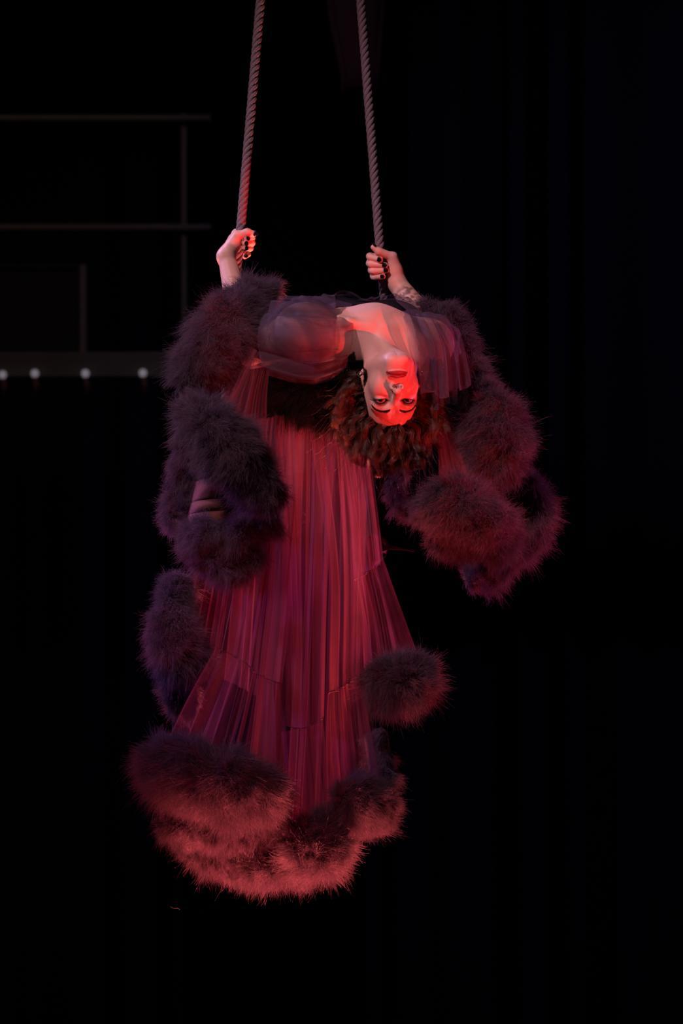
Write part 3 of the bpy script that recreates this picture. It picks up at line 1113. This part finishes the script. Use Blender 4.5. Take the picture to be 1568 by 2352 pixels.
def px_of(p):
    k = (CAM_D + p[:, 1]) / CAM_D / SCALE
    return 784 + p[:, 0] / k, 1176 - (p[:, 2] - CAM_Z) / k


# black bodice close to the body, cut low over the chest
GV, GF = extract([q for q in PR if q[4] == 'torso'], lo3, hi3, 0.006, 0.004)
cc = GV[GF].mean(1)
# open neckline: everything towards the head above a slanted plane stays bare
bare = (cc[:, 1] < 0.20 + 0.35 * np.clip(0.02 - (cc[:, 2] - NECK_B[2]), -0.05, 0.05)) & (cc[:, 2] > NECK_B[2] - 0.075)
bodice = mesh_obj('bodice', GV, GF[~bare], MAT['bodice'], person)
smm = bodice.modifiers.new('smooth', 'SMOOTH'); smm.iterations = 10
sdm = bodice.modifiers.new('thick', 'SOLIDIFY'); sdm.thickness = 0.003

robe = empty('robe', P(760, 800, 0.2))
robe.parent = person
rinv = A(robe.location)
tag(robe, 'sheer mauve robe with bell sleeves and thick fur trim')


def robe_mesh(name, V, F, m, uv=None):
    return mesh_obj(name, A(V) - rinv, F, m, robe, uv=uv)


# sheer yoke over shoulders and upper arms: the body's surface, held off and wrinkled
YV, YF = extract(TORSO, lo3, hi3, 0.0045, 0.012)
px, py = px_of(YV)
wr = 0.006 * np.sin(YV @ A([70, 40, -55]) + 1.5 * np.sin(YV @ A([20, 60, 35]))) + 0.004 * np.sin(YV @ A([150, -60, 90]) + 2 * np.sin(YV @ A([45, 20, 80])))
ctrv = A([P(842, 800, 0.2)])
gn = YV - ctrv
gn /= np.linalg.norm(gn, axis=1)[:, None]
YV = YV + gn * wr[:, None]
cpx, cpy = px_of(YV[YF].mean(1))
cyy = YV[YF].mean(1)[:, 1]
left_edge = 772 + 0 * cpy
right_edge = np.interp(cpy, [690, 715, 760, 800, 900], [905, 935, 952, 960, 965])
keep = ((cpx < left_edge) | (cpx > right_edge) | (cyy > 0.26))
uvy = np.stack([(YV @ nrm([0.75, 0.5, 0.5])) * 2.6, YV[:, 1] * 3], 1)
yk = robe_mesh('shoulder_yoke', YV, YF[keep], MAT['tulle_fine'], uvy)
smm = yk.modifiers.new('smooth', 'SMOOTH'); smm.iterations = 6


def sheet(name, rows, m, pleats=14, amp=(0.006, 0.012), lat=1.15, nu=240, nv=70, seed=1, wob=0.5, jag=0.0):
    """gathered cloth hung between rows of points (photo x, photo y, depth), pleats folded over themselves"""
    r = np.random.default_rng(seed)
    R_ = [catmull([P(*q) for q in row], nu) for row in rows]
    R_ = np.stack(R_)                                        # rows, nu, 3
    S = np.stack([catmull(R_[:, i], nv) for i in range(nu)], 1)   # nv, nu, 3
    u = np.linspace(0, 1, nu)[None, :]
    v = np.linspace(0, 1, nv)[:, None]
    wu = u + sum(0.055 / f * r.uniform(0.6, 1.2) * np.sin(2 * np.pi * (f * u + r.random()) + wob * v * r.uniform(-2, 2)) for f in (1.3, 2.1, 3.4, 5.2))
    ph = 2 * np.pi * pleats * wu + 0.5 * np.sin(2.2 * v + r.random() * 6)
    ph2 = 2 * np.pi * pleats * 0.37 * wu + r.random() * 6 + 0.7 * v
    du = np.gradient(S, axis=1)
    width = np.linalg.norm(du, axis=2).sum(1)[:, None]
    dul = du / np.maximum(np.linalg.norm(du, axis=2, keepdims=True), 1e-9)
    dv = np.gradient(S, axis=0)
    nn_ = np.cross(dul, dv)
    nn_ /= np.maximum(np.linalg.norm(nn_, axis=2, keepdims=True), 1e-9)
    wl = width / pleats
    a = amp[0] + (amp[1] - amp[0]) * v
    depth = a * (np.sin(ph) + 0.6 * np.sin(ph2))
    side = lat * wl / (2 * np.pi) * (np.sin(2 * ph + 0.8 * np.sin(ph2)) * 0.8 + 0.5 * np.sin(ph + 1.0))
    ew = np.clip(np.minimum(u, 1 - u) / 0.14, 0, 1)
    depth, side = depth * (0.3 + 0.7 * ew), side * ew
    S = S + nn_ * depth[..., None] + dul * side[..., None]
    if jag:
        S[-1, :, 2] += jag * np.sin(ph2[-1])
    j, i = np.meshgrid(np.arange(nv - 1), np.arange(nu - 1), indexing='ij')
    q = (j * nu + i).ravel()
    Fq = np.stack([q, q + nu, q + nu + 1, q + 1], 1)
    uv = np.stack(np.broadcast_arrays(u * width.mean() * 3.2 + seed * 7.3, v), -1).reshape(-1, 2)
    o = robe_mesh(name, S.reshape(-1, 3), Fq, m, uv)
    return o, S


def seam_line(S, row, rad=0.0008):
    p = S[row][::3]
    V, F = tube_vf(p, rad, 6)
    robe_mesh('seam', V, F, MAT['seam'])


TU, TD, TF = MAT['tulle'], MAT['tulle_dense'], MAT['tulle_fine']
# skirt panels with their gathered flounces
o, S = sheet('skirt_panel', [[(588, 965, .13), (640, 955, .12), (700, 950, .15)], [(560, 1200, .10), (610, 1200, .07), (690, 1200, .11)],
                             [(497, 1487, .08), (555, 1518, .04), (612, 1560, .06), (648, 1570, .1)]], TU, 7, (0.008, 0.014), 1.2, seed=2)
seam_line(S, -1)
sheet('flounce', [[(497, 1487, .08), (555, 1518, .04), (612, 1560, .06), (648, 1570, .1)], [(430, 1610, .07), (520, 1660, .0), (600, 1690, .01), (655, 1690, .07)],
                  [(372, 1730, .08), (460, 1790, .0), (560, 1830, -.02), (662, 1830, .04)]], TU, 11, (0.004, 0.02), 0.9, seed=3)
o, S = sheet('skirt_panel', [[(625, 945, .17), (700, 945, .16), (775, 980, .17)], [(650, 1300, .13), (700, 1300, .11), (752, 1300, .14)],
                             [(660, 1668, .11), (700, 1672, .08), (742, 1650, .11)]], TU, 6, (0.008, 0.012), 1.1, seed=4)
seam_line(S, -1)
sheet('flounce', [[(645, 1682, .12), (695, 1672, .10), (742, 1652, .11)], [(652, 1780, .11), (700, 1780, .08), (752, 1770, .1)],
                  [(655, 1920, .11), (710, 1920, .06), (770, 1900, .09)]], TU, 11, (0.004, 0.014), 0.9, seed=5)
o, S = sheet('skirt_panel', [[(705, 950, .15), (770, 985, .15), (848, 1050, .17)], [(752, 1300, .12), (790, 1300, .10), (838, 1290, .14)],
                             [(752, 1594, .10), (790, 1576, .07), (834, 1545, .10)]], TU, 6, (0.008, 0.012), 1.1, seed=6)
seam_line(S, -1)
sheet('flounce', [[(752, 1594, .10), (790, 1576, .07), (834, 1545, .10)], [(748, 1700, .10), (800, 1700, .06), (858, 1680, .10)],
                  [(752, 1840, .11), (810, 1840, .06), (882, 1820, .11)]], TU, 13, (0.004, 0.016), 0.9, seed=7)
o, S = sheet('skirt_panel', [[(775, 1010, .20), (820, 1030, .19), (852, 1060, .21)], [(800, 1180, .19), (835, 1180, .17), (868, 1180, .2)],
                             [(812, 1334, .19), (848, 1312, .17), (880, 1284, .19)]], TU, 9, (0.006, 0.01), 1.1, seed=8)
seam_line(S, -1)
sheet('flounce', [[(812, 1334, .19), (848, 1312, .17), (880, 1284, .19)], [(828, 1430, .19), (870, 1420, .15), (916, 1390, .18)],
                  [(835, 1570, .19), (890, 1560, .13), (962, 1520, .17)]], TU, 11, (0.004, 0.016), 0.9, seed=9)
# the far side of the skirt, seen through the near one
sheet('skirt_panel', [[(600, 955, .30), (720, 950, .31), (845, 1050, .31)], [(620, 1280, .31), (710, 1280, .33), (840, 1280, .32)],
                      [(560, 1850, .30), (690, 1900, .34), (850, 1830, .32)]], TU, 8, (0.010, 0.016), 1.1, seed=10)
sheet('skirt_panel', [[(480, 1130, .22), (540, 1140, .20), (610, 1150, .24)], [(440, 1320, .22), (510, 1330, .19), (600, 1340, .24)],
                      [(395, 1490, .22), (480, 1540, .19), (590, 1600, .24)]], TU, 8, (0.006, 0.014), 1.1, seed=11)
# left sleeve: a fan of gathers from the elbow
sheet('sleeve', [[(572, 792, .10), (596, 812, .05), (618, 850, .05)], [(520, 880, .10), (568, 910, .03), (612, 940, .03)],
                 [(440, 970, .08), (530, 1040, -.03), (618, 1110, .0)]], TU, 9, (0.004, 0.012), 1.2, seed=12)
sheet('sleeve', [[(560, 800, .20), (585, 812, .2), (610, 850, .2)], [(500, 930, .2), (560, 950, .2), (606, 980, .18)],
                 [(420, 1120, .18), (520, 1180, .16), (600, 1180, .14)]], TD, 10, (0.004, 0.012), 1.0, seed=13)
# torn-edged cuff of net at the left elbow
# net hanging in folds off the left shoulder
sheet('shoulder_drape', [[(808, 697, .16), (808, 745, .05), (804, 810, .03), (790, 858, .08), (765, 850, .20)],
                         [(735, 680, .12), (712, 735, .01), (708, 800, -.02), (706, 872, .03), (705, 852, .20)],
                         [(640, 676, .16), (606, 735, .06), (590, 800, .03), (606, 846, .05), (645, 838, .20)]], TF, 5, (0.007, 0.010), 0.55, seed=31)
# right sleeve
sheet('sleeve_ruffle', [[(920, 712, .12), (980, 724, .05), (1052, 762, .13)], [(932, 752, .02), (990, 765, -.02), (1062, 788, .09)], [(940, 800, -.01), (1000, 805, -.03), (1068, 815, .08)],
                        [(958, 902, .03), (1012, 908, -.02), (1080, 880, .06)]], TF, 6, (0.004, 0.012), 0.6, seed=16, jag=0.008)
sheet('sleeve_ruffle', [[(965, 790, .10), (1000, 790, .08), (1045, 795, .12)], [(955, 850, .07), (1000, 860, .05), (1052, 860, .1)],
                        [(962, 938, .06), (1005, 938, .04), (1048, 920, .09)]], TF, 5, (0.004, 0.010), 0.6, seed=17, jag=0.006)
sheet('sleeve', [[(1040, 800, .15), (1065, 810, .13), (1085, 830, .15)], [(1055, 890, .14), (1085, 895, .11), (1110, 895, .13)],
                 [(1070, 1000, .14), (1105, 1005, .09), (1140, 1000, .12)]], TD, 8, (0.004, 0.010), 1.0, seed=18)
sheet('sleeve', [[(985, 925, .12), (1005, 930, .10), (1025, 935, .12)], [(1005, 1010, .11), (1032, 1010, .08), (1060, 1010, .11)],
                 [(1010, 1110, .09), (1060, 1120, .05), (1115, 1110, .09)]], TU, 6, (0.004, 0.010), 1.1, seed=19)

# satin edge of the neckline and quilted lining of the left sleeve
nl = catmull([P(802, 702, .20), P(835, 694, .23), P(880, 702, .24), P(912, 722, .20)], 30)
V, F = tube_vf(nl, 0.0055, 10)
robe_mesh('neckline_band', V, F, MAT['satin'])
for k_, (ya, yb) in enumerate(((1100, 1150), (1150, 1178), (1178, 1215))):
    rows = []
    for t in np.linspace(0, 1, 8):
        pyv = ya + (yb - ya) * t
        bulge = 0.010 * math.sin(math.pi * t)
        xl = 448 - (pyv - 1100) * 0.22
        rows.append(catmull([P(xl, pyv + 6, .17), P(xl + 20, pyv, .10 - bulge), P(520, pyv - 6, .08 - bulge), P(575, pyv, .08 - bulge), P(625, pyv, .12)], 24))
    V = np.concatenate(rows)
    j, i = np.meshgrid(np.arange(7), np.arange(23), indexing='ij')
    q = (j * 24 + i).ravel()
    o = robe_mesh('lining_panel', V, np.stack([q, q + 24, q + 25, q + 1], 1), MAT['lining'])
    sd = o.modifiers.new('thick', 'SOLIDIFY'); sd.thickness = 0.004

# ------------------------------------------------------------------ fur
K1, K2, K3 = rng.normal(size=(3, 10, 3))


def vnoise(p, freq, seed):
    r = np.random.default_rng(seed)
    out_ = np.zeros_like(p)
    for i in range(7):
        k = r.normal(size=3); k = k / np.linalg.norm(k) * freq * r.uniform(0.6, 1.7)
        a = r.normal(size=3)
        out_ += a * np.sin(p @ k + r.uniform(0, 6.28) + 1.2 * np.sin(p @ r.normal(size=3) * freq * 0.12))[:, None]
    return out_ / 2.2


FUR_DENS = 400000.0     # strands per square metre of boa


def fur(path, m=None, dens=1.0, core=True, seed=0, length=1.0, droop=0.30, flat=1.0):
    """a feather boa along (photo x, photo y, depth, radius in photo pixels)"""
    m = m or MAT['fur']
    ctl = A([np.append(P(q[0], q[1], q[2]), M(q[3], q[2])) for q in path])
    n = 60
    c = catmull(ctl, n)
    pth, rad = c[:, :3], c[:, 3]
    r = np.random.default_rng(seed + 100)
    # lumpy boa: radius and path swell and dip
    s = np.linspace(0, 1, n)
    L = np.linalg.norm(np.diff(pth, axis=0), axis=1).sum()
    rad = rad * (1 + 0.07 * np.sin(2 * np.pi * L / 0.16 * s + r.random() * 6) + 0.05 * np.sin(2 * np.pi * L / 0.09 * s + r.random() * 6))
    endf = np.sqrt(np.clip(np.minimum(s, 1 - s) * L / np.maximum(rad, 1e-3) * 1.4 + 0.25, 0, 1))
    rad = rad * endf
    T, N, B = frames(pth)
    V, F = tube_vf(pth, rad * 0.63, 14)
    trim = robe_mesh('fur_trim', V, F, MAT['fur_core'] if m is MAT['fur'] else MAT['bodice'])
    area = 2 * np.pi * rad.mean() * L
    cnt = int(area * FUR_DENS * dens)
    PER = 9                                            # strands in a tuft
    nt_ = max(cnt // PER, 4)
    cnt = nt_ * PER
    w_ = rad / rad.sum()
    ii = r.choice(n - 1, size=nt_, p=w_[:-1] / w_[:-1].sum())
    f = r.random(nt_)
    lerp = lambda X: X[ii] * (1 - f)[:, None] + X[ii + 1] * f[:, None]
    c0, tt, nn_, bb_ = lerp(pth), lerp(T), lerp(N), lerp(B)
    rr = rad[ii] * (1 - f) + rad[ii + 1] * f
    th = r.random(nt_) * 2 * np.pi
    rd = np.cos(th)[:, None] * nn_ + np.sin(th)[:, None] * bb_
    # caps: strands near the ends lean outwards along the boa
    sv = (ii + f) / (n - 1)
    lean = np.clip(1 - np.minimum(sv, 1 - sv) * L / 0.05, 0, 1) * np.where(sv > 0.5, 1, -1)
    root = c0 + rd * (rr * 0.59)[:, None]
    sw = vnoise(root, 24.0, seed + 5) * 0.75 + vnoise(root, 75.0, seed + 6) * 0.55 + r.normal(size=(nt_, 3)) * 0.28
    d0 = rd * 0.85 + tt * (lean * 0.5)[:, None] + sw * 0.62 + A([0, 0, -0.12])
    d0 /= np.linalg.norm(d0, axis=1)[:, None]
    tuft = 0.5 + 0.5 * np.sin(root @ A([130., 60, 90]) + 2 * np.sin(root @ A([-60., 90, 110])))
    ln = (rr * 0.25 + 0.010) * r.uniform(0.80, 1.20, nt_) * (0.85 + 0.30 * tuft) * length + 0.004
    curl = vnoise(root, 190.0, seed + 8) * 0.8 + r.normal(size=(nt_, 3)) * 0.5
    g = A([0, 0, -1.0])
    R9 = lambda X: np.repeat(X, PER, 0)
    root, d0, ln, curl = R9(root), R9(d0), R9(ln), R9(curl)
    root = root + r.normal(size=(cnt, 3)) * 0.0022
    d0 = d0 + r.normal(size=(cnt, 3)) * 0.20
    curl = curl + r.normal(size=(cnt, 3)) * 0.22
    ln = ln * r.uniform(0.72, 1.08, cnt) * np.where(r.random(cnt) < 0.01, 1.2, 1.0)
    k = 6
    pts = np.empty((cnt, k, 3))
    wv = r.normal(size=(cnt, 3)) * 0.075; wp = r.random(cnt) * 6.28
    for j in range(k):
        u = j / (k - 1)
        pts[:, j] = root + d0 * (ln * u)[:, None] + (curl * 0.45 + g * droop) * (ln * u * u)[:, None] + wv * (ln * np.sin(7.5 * u + wp) * min(1, 2 * u))[:, None]
    strands_obj('fur', pts - A(trim.location) - rinv, 0.00027, 0.00010, m, trim)
    trim.children[-1].location = (0, 0, 0)
    return cnt


FURS = [
    # left sleeve
    [(636, 668, .30, 26), (600, 676, .28, 42), (555, 705, .22, 60), (510, 760, .14, 74), (470, 825, .10, 72), (442, 880, .10, 46), (436, 915, .12, 26)],
    [(446, 946, .02, 46), (472, 970, -.05, 66), (520, 1012, -.08, 76), (570, 1068, -.08, 72), (606, 1120, -.05, 58), (620, 1160, -.02, 36)],
    [(428, 990, .16, 32), (434, 1060, .20, 42), (422, 1130, .22, 48), (408, 1188, .22, 40), (400, 1222, .22, 26)],
    [(428, 1240, .10, 34), (476, 1230, .05, 46), (540, 1226, .03, 48), (590, 1205, .02, 44), (626, 1165, .03, 32)],
    [(438, 1262, .11, 28), (484, 1278, .07, 40), (530, 1298, .05, 42), (560, 1290, .05, 42), (594, 1248, .06, 38)],
    # left edge of the robe
    [(422, 1322, .24, 26), (400, 1370, .22, 42), (394, 1430, .18, 58), (402, 1485, .16, 68), (432, 1512, .18, 62), (464, 1496, .22, 46)],
    [(418, 1560, .24, 42), (410, 1596, .24, 40), (416, 1622, .24, 32), (442, 1606, .26, 28)],
    # hem
    [(362, 1718, .10, 54), (376, 1754, .04, 70), (434, 1774, -.02, 84), (510, 1800, -.06, 84), (588, 1812, -.05, 78), (636, 1832, .0, 56)],
    [(382, 1888, .20, 34), (440, 1896, .14, 46), (530, 1904, .10, 50), (616, 1894, .08, 50), (664, 1878, .08, 40)],
    [(418, 1922, .24, 38), (490, 1950, .20, 52), (570, 1970, .16, 60), (650, 1978, .12, 60), (722, 1966, .10, 58)],
    [(680, 1930, .06, 58), (715, 1938, .02, 80), (752, 1946, .03, 80), (776, 1952, .06, 68)],
    [(872, 1676, .26, 24), (876, 1730, .24, 30), (876, 1785, .20, 36), (862, 1835, .12, 50)],
    [(776, 1828, .06, 40), (816, 1836, .02, 64), (850, 1842, .03, 58), (852, 1862, .08, 48), (812, 1888, .12, 36)],
    [(866, 1570, .12, 62), (898, 1566, .08, 74), (940, 1560, .09, 74), (964, 1558, .13, 60)],
    # right sleeve
    [(945, 714, .30, 18), (985, 716, .28, 28), (1030, 736, .24, 40), (1058, 786, .20, 40), (1080, 850, .17, 40), (1104, 910, .14, 50), (1134, 962, .08, 74),
     (1142, 1012, .05, 80), (1142, 1060, .06, 70), (1134, 1105, .08, 52)],
    [(1172, 1096, .14, 46), (1204, 1126, .13, 58), (1216, 1180, .14, 58), (1200, 1230, .16, 52), (1166, 1278, .18, 42), (1120, 1314, .20, 38), (1074, 1338, .22, 26)],
    [(982, 1182, .02, 44), (1020, 1162, -.04, 70), (1072, 1166, -.07, 80), (1118, 1190, -.05, 68), (1144, 1222, .0, 54), (1134, 1264, .06, 44)],
    [(990, 1230, .04, 34), (1040, 1236, .0, 42), (1088, 1232, .0, 42), (1122, 1226, .02, 38)],
    [(930, 1080, .22, 13), (906, 1108, .22, 14), (908, 1146, .22, 14), (932, 1174, .21, 15), (972, 1192, .19, 18)],
]
tot = 0
for i, pth in enumerate(FURS):
    tot += fur(pth, seed=i * 11)
# black fur collar of the robe, hanging behind her neck
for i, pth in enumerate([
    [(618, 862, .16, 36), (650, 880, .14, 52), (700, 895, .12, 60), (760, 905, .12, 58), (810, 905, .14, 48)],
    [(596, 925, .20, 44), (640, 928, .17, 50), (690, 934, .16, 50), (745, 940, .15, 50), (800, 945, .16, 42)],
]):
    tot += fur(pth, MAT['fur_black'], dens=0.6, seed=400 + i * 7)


# ------------------------------------------------------------------ hair
def curls():
    r = np.random.default_rng(21)
    guides = []
    cent, rad = A([0, -0.012, 0.030]), A([0.069, 0.095, 0.089])
    tries = 0
    while len(guides) < 330 and tries < 20000:
        tries += 1
        v = r.normal(size=3); v /= np.linalg.norm(v)
        p = cent + v * rad
        hlz = 0.064 - 0.6 * max(abs(p[0]) - 0.032, 0) - 3.5 * max(abs(p[0]) - 0.053, 0)
        ok = p[2] > hlz or (p[1] < 0.012 and p[2] > -0.02 and abs(p[0]) > 0.03)
        if ok:
            guides.append((p, v))
    gdir = HR.T @ A([0, 0, -1.0])
    out_ = []
    n = 30
    for p, v in guides:
        Ln = r.uniform(0.062, 0.112)
        d = nrm(v * A([1.0, 0.75, 0.8]) + r.normal(size=3) * 0.20)
        t = np.linspace(0, 1, n)
        pos = p.copy(); path = [pos.copy()]
        step = Ln / (n - 1)
        for i in range(1, n):
            d = nrm(d + gdir * 0.075 + r.normal(size=3) * 0.03)
            pos = pos + d * step
            path.append(pos.copy())
        path = A(path)
        T, N, B = frames(path)
        cr = r.uniform(0.006, 0.012)
        turns = Ln / r.uniform(0.060, 0.110)
        sgn = 1 if r.random() < 0.5 else -1
        ph0 = r.random() * 6.28
        env = np.clip(t * 3.5, 0, 1)
        ns = 64
        lr = r.uniform(0.0035, 0.0075)
        for k in range(ns):
            a0, rr = r.random() * 6.28, lr * math.sqrt(r.random())
            jit = r.normal() * 0.42
            ph = ph0 + sgn * 2 * np.pi * turns * t + jit
            c = cr * env * (1 + r.normal() * 0.12)
            q = path + (np.cos(ph) * c)[:, None] * N + (np.sin(ph) * c)[:, None] * B
            spread = rr * (0.7 + 0.6 * t)
            q = q + (math.cos(a0) * spread)[:, None] * N + (math.sin(a0) * spread)[:, None] * B
            q = q + r.normal(size=3) * 0.0008
            out_.append(q)
    # loose flyaway hairs
    for k in range(500):
        p, v = guides[r.integers(len(guides))]
        d = nrm(v + r.normal(size=3) * 0.5)
        t = np.linspace(0, 1, n)
        Ln = r.uniform(0.06, 0.16)
        ph = r.random() * 6.28 + t * r.uniform(4, 16)
        a_ = nrm(np.cross(d, r.normal(size=3))); b_ = np.cross(d, a_)
        q = p + d * (Ln * t)[:, None] + gdir * (Ln * 0.5 * t * t)[:, None] + 0.009 * t[:, None] * (np.cos(ph)[:, None] * a_ + np.sin(ph)[:, None] * b_)
        out_.append(q)
    out_ = A(out_)
    return H_O + np.einsum('ij,nkj->nki', HR, out_)


strands_obj('hair', curls(), 0.00024, 0.00012, MAT['hair'], person)

# a stray feather fibre drifting under the hem
fb = catmull([P(390, 2082, .1), P(400, 2086, .1), P(408, 2086, .11), P(413, 2090, .11)], 12)
ff = empty('feather_fibre', fb[0])
V, F = tube_vf(fb - fb[0], np.linspace(0.0006, 0.0003, 12), 6)
mesh_obj('quill', V, F, MAT['rope'], ff)
tag(ff, 'tiny loose feather fibre drifting in the dark below the hem', 'feather')
